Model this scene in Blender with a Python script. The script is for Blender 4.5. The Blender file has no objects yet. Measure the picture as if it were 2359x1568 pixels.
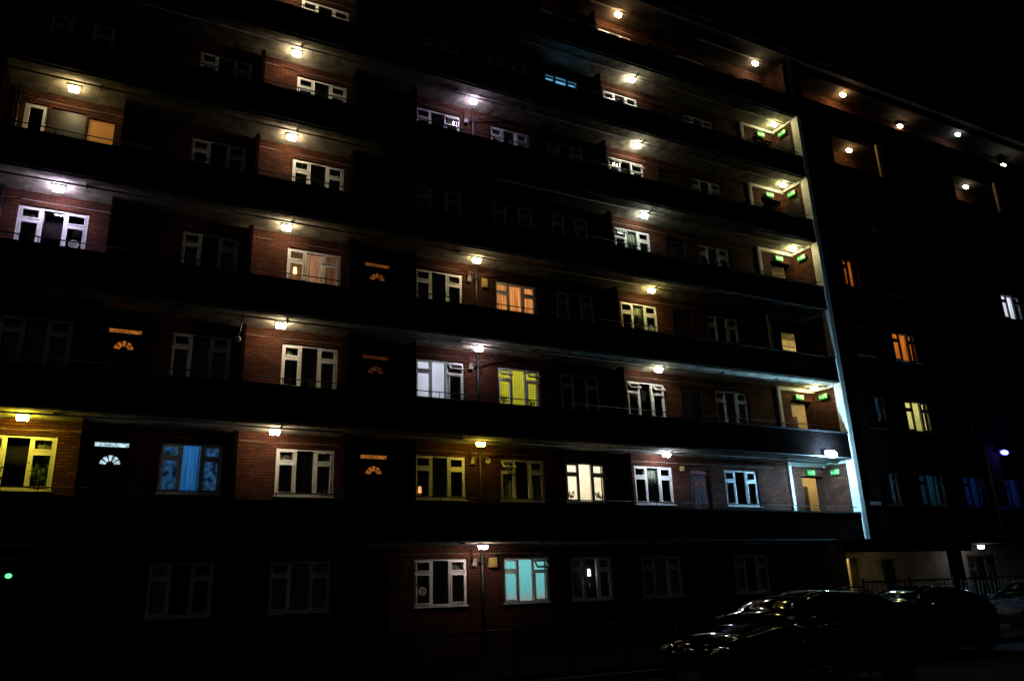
import bpy, bmesh, math, random
from mathutils import Vector, Matrix
random.seed(7)
S=bpy.context.scene
COL=S.collection
CZ=1.6; ST=2.75
WY=20.2   # deck wall plane
PY=19.03  # parapet inner plane
def ztop(k): return 3.675+ST*(k-1)+CZ
def soff(k): return 4.03+ST*(k-1)+CZ
def flo(k): return soff(k-1)+0.18 if k>0 else 0.02

# ---------------------------------------------------------------- materials
def newmat(name):
    m=bpy.data.materials.new(name); m.use_nodes=True
    nt=m.node_tree; b=nt.nodes['Principled BSDF']
    return m,nt,b
def mat(name,col,rough=0.7,metal=0.0,var=0.25,scale=6.0,bump=0.0,bscale=40.0,coat=0.0,spec=0.5):
    m,nt,b=newmat(name)
    tc=nt.nodes.new('ShaderNodeTexCoord'); n=nt.nodes.new('ShaderNodeTexNoise')
    n.inputs['Scale'].default_value=scale; n.inputs['Detail'].default_value=6
    nt.links.new(tc.outputs['Object'],n.inputs['Vector'])
    r=nt.nodes.new('ShaderNodeValToRGB')
    r.color_ramp.elements[0].position=0.3; r.color_ramp.elements[1].position=0.7
    r.color_ramp.elements[0].color=[c*(1-var) for c in col]+[1]
    r.color_ramp.elements[1].color=[min(1,c*(1+var*0.5)) for c in col]+[1]
    nt.links.new(n.outputs['Fac'],r.inputs['Fac']); nt.links.new(r.outputs['Color'],b.inputs['Base Color'])
    b.inputs['Roughness'].default_value=rough; b.inputs['Metallic'].default_value=metal
    b.inputs['Coat Weight'].default_value=coat; b.inputs['Specular IOR Level'].default_value=spec
    if bump>0:
        n2=nt.nodes.new('ShaderNodeTexNoise'); n2.inputs['Scale'].default_value=bscale; n2.inputs['Detail'].default_value=4
        nt.links.new(tc.outputs['Object'],n2.inputs['Vector'])
        bp=nt.nodes.new('ShaderNodeBump'); bp.inputs['Strength'].default_value=bump; bp.inputs['Distance'].default_value=0.02
        nt.links.new(n2.outputs['Fac'],bp.inputs['Height']); nt.links.new(bp.outputs['Normal'],b.inputs['Normal'])
    return m
def brickmat(name,c1,c2,mortar,spec=.15):
    m,nt,b=newmat(name)
    L=nt.links
    g=nt.nodes.new('ShaderNodeNewGeometry'); sp=nt.nodes.new('ShaderNodeSeparateXYZ'); L.new(g.outputs['Position'],sp.inputs[0])
    ad=nt.nodes.new('ShaderNodeMath'); ad.operation='ADD'; L.new(sp.outputs['X'],ad.inputs[0]); L.new(sp.outputs['Y'],ad.inputs[1])
    cb=nt.nodes.new('ShaderNodeCombineXYZ'); L.new(ad.outputs[0],cb.inputs['X']); L.new(sp.outputs['Z'],cb.inputs['Y'])
    br=nt.nodes.new('ShaderNodeTexBrick'); L.new(cb.outputs[0],br.inputs['Vector'])
    br.inputs['Scale'].default_value=1; br.inputs['Brick Width'].default_value=0.225; br.inputs['Row Height'].default_value=0.075
    br.inputs['Mortar Size'].default_value=0.012; br.inputs['Mortar Smooth'].default_value=0.3; br.inputs['Bias'].default_value=0.0
    br.inputs['Color1'].default_value=c1+(1,); br.inputs['Color2'].default_value=c2+(1,); br.inputs['Mortar'].default_value=mortar+(1,)
    n=nt.nodes.new('ShaderNodeTexNoise'); n.inputs['Scale'].default_value=1.1; n.inputs['Detail'].default_value=9; n.inputs['Roughness'].default_value=.6
    L.new(g.outputs['Position'],n.inputs['Vector'])
    mr=nt.nodes.new('ShaderNodeMapRange'); mr.inputs['From Min'].default_value=0.32; mr.inputs['From Max'].default_value=0.68
    mr.inputs['To Min'].default_value=0.3; mr.inputs['To Max'].default_value=1.3; L.new(n.outputs['Fac'],mr.inputs['Value'])
    mx=nt.nodes.new('ShaderNodeMix'); mx.data_type='RGBA'; mx.blend_type='MULTIPLY'; mx.inputs['Factor'].default_value=1
    L.new(br.outputs['Color'],mx.inputs['A']); L.new(mr.outputs[0],mx.inputs['B']); L.new(mx.outputs['Result'],b.inputs['Base Color'])
    bp=nt.nodes.new('ShaderNodeBump'); bp.inputs['Strength'].default_value=0.9; bp.inputs['Distance'].default_value=0.01; bp.invert=True
    L.new(br.outputs['Fac'],bp.inputs['Height']); L.new(bp.outputs['Normal'],b.inputs['Normal'])
    b.inputs['Roughness'].default_value=0.85; b.inputs['Specular IOR Level'].default_value=spec
    return m
def emit(name,col,strength,base=None,patch=False):
    m,nt,b=newmat(name)
    b.inputs['Base Color'].default_value=tuple(base if base else [c*.3 for c in col])+(1,)
    b.inputs['Emission Color'].default_value=tuple(col)+(1,)
    n=nt.nodes.new('ShaderNodeTexNoise'); n.inputs['Scale'].default_value=30
    mr=nt.nodes.new('ShaderNodeMapRange'); mr.inputs['To Min'].default_value=strength*0.85; mr.inputs['To Max'].default_value=strength*1.15
    if patch:
        tc=nt.nodes.new('ShaderNodeTexCoord'); nt.links.new(tc.outputs['Object'],n.inputs['Vector'])
        n.inputs['Scale'].default_value=9; n.inputs['Detail'].default_value=3
        mr.inputs['From Min'].default_value=.38; mr.inputs['From Max'].default_value=.62
        mr.inputs['To Min'].default_value=strength*0.3; mr.inputs['To Max'].default_value=strength*1.3
    nt.links.new(n.outputs['Fac'],mr.inputs['Value']); nt.links.new(mr.outputs[0],b.inputs['Emission Strength'])
    return m
def glow_cloth(name,col,strength,style='pleat',dark=0.35,col2=None):
    m,nt,b=newmat(name); L=nt.links
    b.inputs['Base Color'].default_value=tuple(c*0.3 for c in col)+(1,); b.inputs['Roughness'].default_value=0.9
    tc=nt.nodes.new('ShaderNodeTexCoord')
    mp=nt.nodes.new('ShaderNodeMapping'); L.new(tc.outputs['Object'],mp.inputs['Vector'])
    n=nt.nodes.new('ShaderNodeTexNoise'); L.new(mp.outputs[0],n.inputs['Vector'])
    if style=='pleat':
        mp.inputs['Scale'].default_value=(14,0,0.6); n.inputs['Scale'].default_value=1.6; n.inputs['Detail'].default_value=3
    elif style=='frost':
        mp.inputs['Scale'].default_value=(1,0,1.5); n.inputs['Scale'].default_value=26; n.inputs['Detail'].default_value=5
    elif style=='room':
        mp.inputs['Scale'].default_value=(1.6,0,1.3); n.inputs['Scale'].default_value=5; n.inputs['Detail'].default_value=4
    else:
        mp.inputs['Scale'].default_value=(1,0,1); n.inputs['Scale'].default_value=2.2; n.inputs['Detail'].default_value=2
    mr=nt.nodes.new('ShaderNodeMapRange'); mr.inputs['From Min'].default_value=0.36; mr.inputs['From Max'].default_value=0.64
    mr.inputs['To Min'].default_value=strength*dark; mr.inputs['To Max'].default_value=strength; L.new(n.outputs['Fac'],mr.inputs['Value'])
    out=mr.outputs[0]
    sp=nt.nodes.new('ShaderNodeSeparateXYZ'); L.new(tc.outputs['Object'],sp.inputs[0])
    hz=nt.nodes.new('ShaderNodeMapRange'); hz.inputs['From Min'].default_value=-1.2; hz.inputs['From Max'].default_value=0
    hz.inputs['To Min'].default_value=0.7; hz.inputs['To Max'].default_value=1.15; L.new(sp.outputs['Z'],hz.inputs['Value'])
    mz=nt.nodes.new('ShaderNodeMath'); mz.operation='MULTIPLY'; L.new(out,mz.inputs[0]); L.new(hz.outputs[0],mz.inputs[1]); out=mz.outputs[0]
    if style=='lattice':
        mp2=nt.nodes.new('ShaderNodeMapping'); L.new(tc.outputs['Object'],mp2.inputs['Vector']); mp2.inputs['Scale'].default_value=(1,0,1)
        ck=nt.nodes.new('ShaderNodeTexVoronoi'); ck.inputs['Scale'].default_value=13; ck.inputs['Randomness'].default_value=0.0
        L.new(mp2.outputs[0],ck.inputs['Vector'])
        m2=nt.nodes.new('ShaderNodeMapRange'); m2.inputs['From Min'].default_value=0.2; m2.inputs['From Max'].default_value=0.5
        m2.inputs['To Min'].default_value=0.25; m2.inputs['To Max'].default_value=1.2; L.new(ck.outputs['Distance'],m2.inputs['Value'])
        mu=nt.nodes.new('ShaderNodeMath'); mu.operation='MULTIPLY'; L.new(out,mu.inputs[0]); L.new(m2.outputs[0],mu.inputs[1]); out=mu.outputs[0]
    b.inputs['Emission Color'].default_value=tuple(col)+(1,)
    if col2:
        m3=nt.nodes.new('ShaderNodeMapRange'); m3.inputs['From Min'].default_value=-.85; m3.inputs['From Max'].default_value=-1.15; L.new(sp.outputs['Z'],m3.inputs['Value'])
        m3.inputs['To Max'].default_value=.75
        cx=nt.nodes.new('ShaderNodeMix'); cx.data_type='RGBA'; L.new(m3.outputs[0],cx.inputs['Factor'])
        cx.inputs['A'].default_value=tuple(col)+(1,); cx.inputs['B'].default_value=tuple(col2)+(1,); L.new(cx.outputs['Result'],b.inputs['Emission Color'])
    L.new(out,b.inputs['Emission Strength'])
    return m
def glassmat():
    m=bpy.data.materials.new('window_glass'); m.use_nodes=True; nt=m.node_tree; nt.nodes.clear()
    o=nt.nodes.new('ShaderNodeOutputMaterial'); t=nt.nodes.new('ShaderNodeBsdfTransparent'); g=nt.nodes.new('ShaderNodeBsdfGlossy')
    g.inputs['Roughness'].default_value=0.04; t.inputs['Color'].default_value=(0.9,0.92,0.91,1)
    f=nt.nodes.new('ShaderNodeFresnel'); f.inputs['IOR'].default_value=1.5; mx=nt.nodes.new('ShaderNodeMixShader')
    nt.links.new(f.outputs[0],mx.inputs[0]); nt.links.new(t.outputs[0],mx.inputs[1]); nt.links.new(g.outputs[0],mx.inputs[2]); nt.links.new(mx.outputs[0],o.inputs[0])
    return m
M={}
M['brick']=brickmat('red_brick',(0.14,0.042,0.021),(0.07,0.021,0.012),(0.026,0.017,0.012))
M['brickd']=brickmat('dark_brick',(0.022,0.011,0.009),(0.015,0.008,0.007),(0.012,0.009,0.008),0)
M['brickp']=brickmat('dark_parapet_brick',(0.012,0.007,0.006),(0.008,0.005,0.005),(0.007,0.005,0.005),0)  # parapet brick with a near-black base colour
M['conc']=mat('painted_soffit_concrete',(0.40,0.36,0.28),0.85,var=0.6,scale=3.5,bump=0.5)
M['deckf']=mat('deck_asphalt_surface',(0.02,0.02,0.02),0.9,var=0.35,scale=2.5,bump=0.3,spec=.1)
M['cop']=mat('concrete_coping',(0.045,0.042,0.038),0.85,var=0.4,scale=4,bump=0.3,spec=.1)
M['edge']=mat('concrete_slab_edge',(0.15,0.14,0.125),0.85,var=0.4,scale=4,bump=0.3)
M['roofc']=mat('dark_roof_soffit',(0.07,0.047,0.028),0.85,var=0.7,scale=2,bump=0.3)  # dark brown, strongly mottled roof underside
M['render']=mat('pale_render',(0.75,0.73,0.64),0.8,var=0.2,scale=3,bump=0.2)
M['cream']=mat('cream_plaster',(0.6,0.47,0.24),0.8,var=0.25,scale=2,bump=0.2)
M['creamd']=mat('mottled_cream_plaster',(0.42,0.34,0.21),0.85,var=0.5,scale=1.6,bump=0.2)  # darker, more mottled cream than the lobby plaster
M['pvc']=mat('white_pvc',(0.82,0.82,0.8),0.35,var=0.06,scale=5)
M['pipe']=mat('black_iron_pipe',(0.02,0.018,0.017),0.5,var=0.3)
M['greybox']=mat('grey_metal_box',(0.2,0.19,0.17),0.5,var=0.3)
M['ybox']=mat('yellowed_plastic',(0.5,0.36,0.11),0.5,var=0.2)
M['rail']=mat('dark_steel_rail',(0.03,0.027,0.024),0.6,metal=0.0,var=0.3,spec=.2)
M['cable']=mat('pale_cable',(0.4,0.34,0.28),0.6,var=0.2)
M['asphalt']=mat('asphalt',(0.03,0.03,0.032),0.95,var=0.35,scale=3,bump=0.5,bscale=90,spec=.0)
M['paving']=mat('dark_paving',(0.012,0.012,0.011),0.95,var=0.5,scale=2,bump=0.3,spec=.0)  # near-black paving colour
M['kerb']=mat('kerb_stone',(0.03,0.03,0.028),0.9,var=0.3,spec=.05)
M['grass']=mat('grass',(0.005,0.015,0.004),0.95,var=0.5,scale=8,bump=1,bscale=80,spec=.0)
M['darkin']=mat('dark_interior',(0.014,0.013,0.012),0.9,var=0.5,scale=3)
M['drape']=mat('grey_green_curtain_cloth',(0.36,0.40,0.30),0.95,var=0.45,scale=7)
M['net']=mat('net_curtain_cloth',(0.42,0.37,0.31),0.95,var=0.5,scale=11)
M['doord']=mat('dark_painted_door',(0.016,0.011,0.010),0.45,var=0.3)
M['doorr']=mat('red_painted_door',(0.06,0.005,0.005),0.4,var=0.2)
M['brass']=mat('brass_handle',(0.5,0.35,0.12),0.3,metal=1,var=0.1)
M['glass']=glassmat()
M['leaf']=mat('leaf_green',(0.05,0.1,0.03),0.6,var=0.5,scale=20)
M['pot']=mat('terracotta_pot',(0.3,0.12,0.06),0.8,var=0.2)
M['black']=mat('black_rubber',(0.008,0.008,0.008),0.85,var=0.3,spec=.1)
M['roof']=mat('roof_felt',(0.04,0.04,0.04),0.9,var=0.3)
M['sgreen']=emit('exit_sign_green',(0.02,0.75,0.08),0.42,(0.005,.12,.02))
M['swhite']=emit('exit_sign_white',(0.45,1.0,0.35),0.85,(.3,.4,.3))
M['plate']=mat('pale_enamel_plate',(0.25,0.26,0.3),0.4,var=0.1)
M['plateb']=mat('blue_enamel_plate',(0.08,0.16,0.6),0.4,var=0.1)

# ---------------------------------------------------------------- mesh helpers
def obj(name,me,parent=None,loc=(0,0,0),rot=(0,0,0)):
    o=bpy.data.objects.new(name,me); COL.objects.link(o)
    o.location=loc; o.rotation_euler=rot
    if parent: o.parent=parent
    return o
def thing(name,label,cat,loc=(0,0,0),rot=(0,0,0),group=None,me=None):
    o=obj(name,me,None,loc,rot); o['label']=label; o['category']=cat
    if group: o['group']=group
    return o
def mesh_from(bm,name,mats,smooth=False):
    bmesh.ops.recalc_face_normals(bm,faces=bm.faces)
    me=bpy.data.meshes.new(name); bm.to_mesh(me); bm.free()
    for m in (mats if isinstance(mats,(list,tuple)) else [mats]): me.materials.append(m)
    if smooth:
        for p in me.polygons: p.use_smooth=True
    return me
def box(bm,x0,x1,y0,y1,z0,z1,mi=0):
    v=[bm.verts.new((x,y,z)) for x in (x0,x1) for y in (y0,y1) for z in (z0,z1)]
    for f in ((0,1,3,2),(4,6,7,5),(0,4,5,1),(2,3,7,6),(0,2,6,4),(1,5,7,3)):
        fc=bm.faces.new([v[i] for i in f]); fc.material_index=mi
    return v
def boxme(name,dims,m,bev=0.0):
    bm=bmesh.new()
    for d in dims: box(bm,*d)
    if bev>0: bmesh.ops.bevel(bm,geom=bm.edges[:],offset=bev,segments=2,affect='EDGES')
    return mesh_from(bm,name,m)
def slabme(name,d,m=None):
    me=boxme(name,[d],[m or M['conc'],M['deckf']])
    for p in me.polygons:
        if p.normal.z>.9: p.material_index=1
    return me
def plate(bm,xs,zs,y0,y1,solid,mi=0):
    xs=sorted(set(round(x,4) for x in xs)); zs=sorted(set(round(z,4) for z in zs))
    nx,nz=len(xs)-1,len(zs)-1
    F=[[solid((xs[i]+xs[i+1])/2,(zs[j]+zs[j+1])/2) for j in range(nz)] for i in range(nx)]
    vc={}
    def V(i,j,y):
        k=(i,j,y)
        if k not in vc: vc[k]=bm.verts.new((xs[i],y,zs[j]))
        return vc[k]
    def q(a,b,c,d):
        f=bm.faces.new((a,b,c,d)); f.material_index=mi
    for i in range(nx):
        for j in range(nz):
            if not F[i][j]: continue
            for y in (y0,y1): q(V(i,j,y),V(i+1,j,y),V(i+1,j+1,y),V(i,j+1,y))
            if i==0 or not F[i-1][j]: q(V(i,j,y0),V(i,j+1,y0),V(i,j+1,y1),V(i,j,y1))
            if i==nx-1 or not F[i+1][j]: q(V(i+1,j,y0),V(i+1,j+1,y0),V(i+1,j+1,y1),V(i+1,j,y1))
            if j==0 or not F[i][j-1]: q(V(i,j,y0),V(i+1,j,y0),V(i+1,j,y1),V(i,j,y1))
            if j==nz-1 or not F[i][j+1]: q(V(i,j+1,y0),V(i+1,j+1,y0),V(i+1,j+1,y1),V(i,j+1,y1))
def holes_plate(name,x0,x1,z0,z1,y0,y1,holes,m):
    bm=bmesh.new(); xs=[x0,x1]; zs=[z0,z1]
    for h in holes:
        xs+=[h[0],h[1]]; zs+=[h[2],h[3]]
    xs=[x for x in xs if x0<=x<=x1]; zs=[z for z in zs if z0<=z<=z1]
    def solid(x,z): return not any(h[0]<x<h[1] and h[2]<z<h[3] for h in holes)
    plate(bm,xs,zs,y0,y1,solid)
    return mesh_from(bm,name,m)
def tube(bm,pts,r,seg=8,closed=False,mi=0):
    pts=[Vector(p) for p in pts]; n=len(pts); rings=[]
    for i,p in enumerate(pts):
        if closed: t=(pts[(i+1)%n]-pts[i-1])
        else: t=(pts[min(i+1,n-1)]-pts[max(i-1,0)])
        t.normalize(); up=Vector((0,0,1)) if abs(t.z)<0.9 else Vector((0,1,0))
        a=t.cross(up).normalized(); b=t.cross(a).normalized()
        rings.append([bm.verts.new(p+a*(r*math.cos(2*math.pi*s/seg))+b*(r*math.sin(2*math.pi*s/seg))) for s in range(seg)])
    m=n if closed else n-1
    for i in range(m):
        A=rings[i];B=rings[(i+1)%n]
        k=min(range(seg),key=lambda k:(A[0].co-B[k].co).length)
        B2=B[k:]+B[:k]
        if (A[1].co-B2[1].co).length>(A[1].co-B2[-1].co).length: B2=[B2[0]]+B2[:0:-1]
        for s in range(seg):
            try:
                f=bm.faces.new((A[s],A[(s+1)%seg],B2[(s+1)%seg],B2[s])); f.material_index=mi; f.smooth=True
            except ValueError: pass
    if not closed:
        bm.faces.new(rings[0]).material_index=mi; bm.faces.new(rings[-1][::-1]).material_index=mi
def tubeme(name,paths,r,m,seg=8):
    bm=bmesh.new()
    for p in paths: tube(bm,p,r,seg)
    return mesh_from(bm,name,m)
def circle(c,r,n,ax='y'):
    out=[]
    for i in range(n):
        a=2*math.pi*i/n
        out.append((c[0]+r*math.cos(a),c[1],c[2]+r*math.sin(a)))
    return out

# ---------------------------------------------------------------- windows
cache={}
def frame_mesh(w,h,openl,openr,mt=None):
    mt=mt or M['pvc']
    key=('f',round(w,2),round(h,2),openl,openr,mt.name)
    if key in cache: return cache[key]
    bm=bmesh.new(); hw=w/2; f=0.055; c=w*0.165; mu=0.03; tz=-h*0.30; tb=0.028
    L0,L1=-hw+f,-c-mu; C0,C1=-c+mu,c-mu; R0,R1=c+mu,hw-f; B=-h+f; T=-f
    if w<.8: holes=[(-hw+f,hw-f,B,T)]
    else: holes=[(L0,L1,tz+tb,T),(L0,L1,B,tz-tb),(C0,C1,B,T),(R0,R1,tz+tb,T),(R0,R1,B,tz-tb)]
    xs=[-hw,hw]; zs=[-h,0]
    for q in holes: xs+=q[:2]; zs+=q[2:]
    plate(bm,xs,zs,-0.035,0.035,lambda x,z: not any(q[0]<x<q[1] and q[2]<z<q[3] for q in holes))
    def ring(q,t,y0,y1,tilt=0):
        a=(q[0]+0.004,q[1]-0.004,q[2]+0.004,q[3]-0.004)
        b2=bmesh.new()
        plate(b2,[a[0],a[0]+t,a[1]-t,a[1]],[a[2],a[2]+t,a[3]-t,a[3]],y0,y1,
              lambda x,z: not(a[0]+t<x<a[1]-t and a[2]+t<z<a[3]-t))
        if tilt: bmesh.ops.rotate(b2,verts=b2.verts,cent=(0,y0,a[3]),matrix=Matrix.Rotation(tilt,3,'X'))
        tm=bpy.data.meshes.new('t'); b2.to_mesh(tm); b2.free(); bm.from_mesh(tm); bpy.data.meshes.remove(tm)
    if w<.8: ring(holes[0],.05,-.05,-.005)
    else:
        ring(holes[0],0.036,-0.05,-0.005,-0.75 if openl else 0); ring(holes[1],0.036,-0.05,-0.005)
        ring(holes[3],0.036,-0.05,-0.005,-0.75 if openr else 0); ring(holes[4],0.036,-0.05,-0.005)
    box(bm,-hw-0.03,hw+0.03,-0.13,-0.036,-h-0.03,-h-0.002)
    me=mesh_from(bm,'window_frame',mt); cache[key]=me; return me
def glass_mesh(w,h):
    key=('g',round(w,2),round(h,2))
    if key in cache: return cache[key]
    bm=bmesh.new()
    v=[bm.verts.new(p) for p in ((-w/2+.03,0.012,-h+.03),(w/2-.03,0.012,-h+.03),(w/2-.03,0.012,-.03),(-w/2+.03,0.012,-.03))]
    bm.faces.new(v); me=mesh_from(bm,'pane',M['glass']); cache[key]=me; return me
def drape_mesh(w,h,spans,m,y=0.14,z1=0.0,z0=None,name='curtain',amp=.016):
    bm=bmesh.new(); z0=-h+0.01 if z0 is None else z0
    for (a,b) in spans:
        n=max(6,int((b-a)/0.014)); prev=None; ph=random.random()*6
        for i in range(n+1):
            x=a+(b-a)*i/n
            yy=y+amp*math.sin(x*62+ph+1.5*math.sin(x*9+ph))
            cur=(bm.verts.new((x,yy,z0)),bm.verts.new((x+0.01*math.sin(x*30),yy*0.96,z1-0.01)))
            if prev: 
                f=bm.faces.new((prev[0],cur[0],cur[1],prev[1])); f.smooth=True
            prev=cur
    return mesh_from(bm,name,m)
def back_mesh(w,h,m,y=0.27):
    bm=bmesh.new(); box(bm,-w/2+0.003,w/2-0.003,y,y+0.03,-h+0.003,-0.003)
    return mesh_from(bm,'room_backdrop',m)
dark_back={}
def window(bld,xc,k,w=1.48,h=1.2,wy=WY,style=None,openl=False,openr=False,fan=False,drapes=None,label=None,zt=None,span=(0,1),amp=.016,styles=None,mt=None):
    z=ztop(k) if zt is None else zt
    o=obj('window',frame_mesh(w,h,openl,openr,mt),bld,(xc,wy+0.09,z))
    g=obj('glass_pane',glass_mesh(w,h),o)
    hw=w/2-0.01
    if styles:
        for (a,b,m) in styles: obj('curtain',drape_mesh(w,h,[(-hw+2*hw*a,-hw+2*hw*b)],m,y=.2,amp=amp),o)
        span=(0,.5)
    if style is None or span!=(0,1):
        key=(round(w,2),round(h,2))
        if key not in dark_back: dark_back[key]=back_mesh(w,h,M['darkin'])
        obj('dark_room',dark_back[key],o)
    if styles: pass
    elif style is None:
        if drapes is None: drapes=random.choice(['sides','net','sides','none','left','net'])
        if drapes=='sides': obj('curtain',drape_mesh(w,h,[(-hw,-hw+w*0.3),(hw-w*0.3,hw)],M['drape'],y=.11),o)
        elif drapes=='net': obj('curtain',drape_mesh(w,h,[(-hw,hw)],M['net'],y=.11),o)
        elif drapes=='left': obj('curtain',drape_mesh(w,h,[(-hw,-hw+w*0.36)],M['drape'],y=.11),o)
        elif drapes=='mid': obj('curtain',drape_mesh(w,h,[(-hw*0.4,hw*0.4)],M['drape'],y=.11),o)
        elif drapes=='half': obj('curtain',drape_mesh(w,h,[(-hw,-hw+w*.2),(-hw*0.3,hw*0.35),(hw-w*.24,hw)],M['drape'],y=.11,z1=-.06),o)
    else:
        obj('curtain',drape_mesh(w,h,[(-hw+2*hw*span[0],-hw+2*hw*span[1])],style,y=0.2,amp=amp),o)
    if fan:
        bm=bmesh.new()
        sx=w*0.33; sz=-h*0.68
        for r,t in ((0.10,0.014),(0.07,0.008),(0.04,0.008)): tube(bm,circle((0,0,0),r,20),t,6,True)
        box(bm,-0.015,0.015,-0.01,0.01,-0.015,0.015)
        obj('extractor_fan',mesh_from(bm,'extractor_fan',M['pvc']),o,(sx if fan>0 else -sx,-0.02,sz))
    if label: o['label']=label
    return o
def door(bld,xc,k,m=None,glow=None,label=None):
    z0=flo(k); z1=ztop(k); w=0.86; H=z1-z0; tr=0.13
    key=('door',k==0,(m or M['doord']).name)
    if key not in cache:
        bm=bmesh.new()
        xs=[-w/2,-w/2+.06,w/2-.06,w/2]; zs=[0,H-tr-.09,H-tr-.04,H-.045,H]
        plate(bm,xs,zs,-0.02,0.06,lambda x,z: abs(x)>w/2-.06 or z>H-.045 or (H-tr-.09<z<H-tr-.04))
        box(bm,-w/2+.063,w/2-.063,0.005,0.05,0.005,H-tr-.093)
        for (a,b,c,d) in ((-.27,-.04,.2,.75),(.04,.27,.2,.75),(-.27,-.04,.9,1.4),(.04,.27,.9,1.4)):
            box(bm,a,b,-0.006,0.006,c,d)
        cache[key]=mesh_from(bm,'door',m or M['doord'])
        bm=bmesh.new(); box(bm,.25,.28,-0.03,0.0,0.95,1.08); box(bm,.18,.285,-.05,-.031,1.03,1.05)
        cache[key+('h',)]=mesh_from(bm,'handle',M['brass'])
    o=obj('door',cache[key],bld,(xc,WY+0.06,z0))
    obj('handle',cache[key+('h',)],o)
    gm=glow or M['darkin']
    bm=bmesh.new(); box(bm,-w/2+.075,w/2-.075,0.0,0.04,H-tr-.038,H-.075)
    obj('transom_window',mesh_from(bm,'transom_window',gm),o)
    cz=H-tr-.09-.36; R=.215
    bm=bmesh.new(); n=5; gap=0.10
    for s in range(n):
        a0=math.pi*s/n+gap; a1=math.pi*(s+1)/n-gap; pts=[]
        for i in range(5):
            a=a0+(a1-a0)*i/4; pts.append((R*math.cos(a),R*math.sin(a)))
        for i in range(4,-1,-1):
            a=a0+(a1-a0)*i/4; pts.append((0.085*math.cos(a),0.085*math.sin(a)))
        va=[bm.verts.new((p[0],-0.012,cz+p[1])) for p in pts]; vb=[bm.verts.new((p[0],0.004,cz+p[1])) for p in pts]
        bm.faces.new(va); bm.faces.new(vb[::-1])
        for i in range(10): bm.faces.new((va[i],va[(i+1)%10],vb[(i+1)%10],vb[i]))
    obj('fanlight',mesh_from(bm,'fanlight',gm),o)
    if label: o['label']=label
    return o

# ================================================================ MAIN BUILDING
A=thing('apartment_building','tall dark red-brick deck-access apartment block with lit walkways and parapets','apartment building',(0,0,0))
XL=-9.0; XR=23.3; ZR=soff(7)
WC={'A':(-1.62,1.48),'A0':(-6.2,1.48),'B0':(1.95,1.40),'B':(4.66,1.48),'C':(8.36,1.52),'C2':(10.92,1.46),'D0':(13.08,1.44),'D':(15.62,1.52),'E':(19.28,1.48)}
DC=[0.22,6.47,17.5,-4.1]
G=glow_cloth
orange=G('orange_lit_curtain',(1.0,0.36,0.09),1.0,'pleat',0.25)
yell=G('yellow_lattice_blind',(0.80,0.74,0.05),0.75,'lattice',0.8)
white=G('white_lit_blind',(0.80,0.83,1.0),0.8,'plain',0.75)
cream=G('cream_lit_room',(1.0,0.83,0.55),1.5,'plain',0.75)
blue=G('blue_lit_net_curtain',(0.03,0.20,0.55),0.75,'pleat',0.4)
blue2=G('blue_lit_room_items',(0.06,0.22,0.50),0.38,'room',0.04)
teal=G('teal_frosted_glow',(0.24,0.80,0.80),0.95,'frost',0.45,col2=(0.6,.5,.55))
brown=G('tan_backlit_curtain',(0.9,0.45,0.22),0.42,'pleat',0.4)
brown2=G('dim_brown_curtain',(0.7,0.32,0.15),0.16,'pleat',0.35)
bluedim=G('dim_blue_blind',(0.16,0.55,1.0),0.9,'plain',0.7)
W2=G('wing_white_curtain',(0.85,0.9,1.0),1.2,'pleat',0.35)
O2=G('wing_orange_curtain',(1.0,0.28,0.03),0.65,'pleat',0.35)
O3=G('wing_dim_orange_curtain',(1.0,0.25,0.03),0.4,'pleat',0.15)
Y2=G('wing_yellow_curtain',(0.95,0.85,0.25),0.75,'plain',0.6)
T2=G('wing_teal_curtain',(0.02,0.16,0.24),0.16,'pleat',0.15)
B2=G('wing_blue_curtain',(0.02,0.08,0.5),0.12,'pleat',0.1)
spec={('B0',1):dict(styles=[(0,.36,blue2),(.37,.63,blue),(.64,1,blue2)],label='window glowing blue through net curtains'),
 ('D0',1):dict(style=cream,amp=.002,label='brightly lit cream window with plants on the sill'),
 ('C',2):dict(style=white,amp=.002,openr=True,span=(0,.66),label='white-lit window with one dark pane and open top light'),
 ('C2',2):dict(style=yell,amp=.002,openl=True,openr=True,label='yellow-lit window with patterned blind'),
 ('C2',3):dict(style=orange,label='window glowing orange through drawn curtains'),
 ('C2',0):dict(style=teal,amp=.001,openr=True,label='frosted window glowing pale teal'),
 ('D0',6):dict(style=bluedim,amp=.002,label='window with dim blue light inside'),
 ('B',3):dict(styles=[(0,.33,brown2),(.34,.66,brown),(.67,1,brown2)],label='window with tan curtain lit from behind'),
 ('B',1):dict(drapes='net'),('B',2):dict(drapes='half'),('B',4):dict(drapes='net'),('B',5):dict(drapes='mid'),('B',6):dict(drapes='none'),
 ('A',3):dict(fan=1,drapes='left'),('A',1):dict(drapes='sides'),('D',3):dict(fan=1,drapes='mid'),('C',0):dict(fan=-1,drapes='half'),
 ('D',2):dict(openl=True,openr=True,drapes='none'),('C',5):dict(openr=True,drapes='half'),('D',1):dict(drapes='mid'),('D',4):dict(openl=True,drapes='mid'),('C',1):dict(drapes='mid'),('C2',1):dict(drapes='sides',openl=True),('C',3):dict(drapes='half'),('D',5):dict(openl=True,openr=True,drapes='none'),('C2',5):dict(drapes='net'),
}
holes=[]
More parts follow.
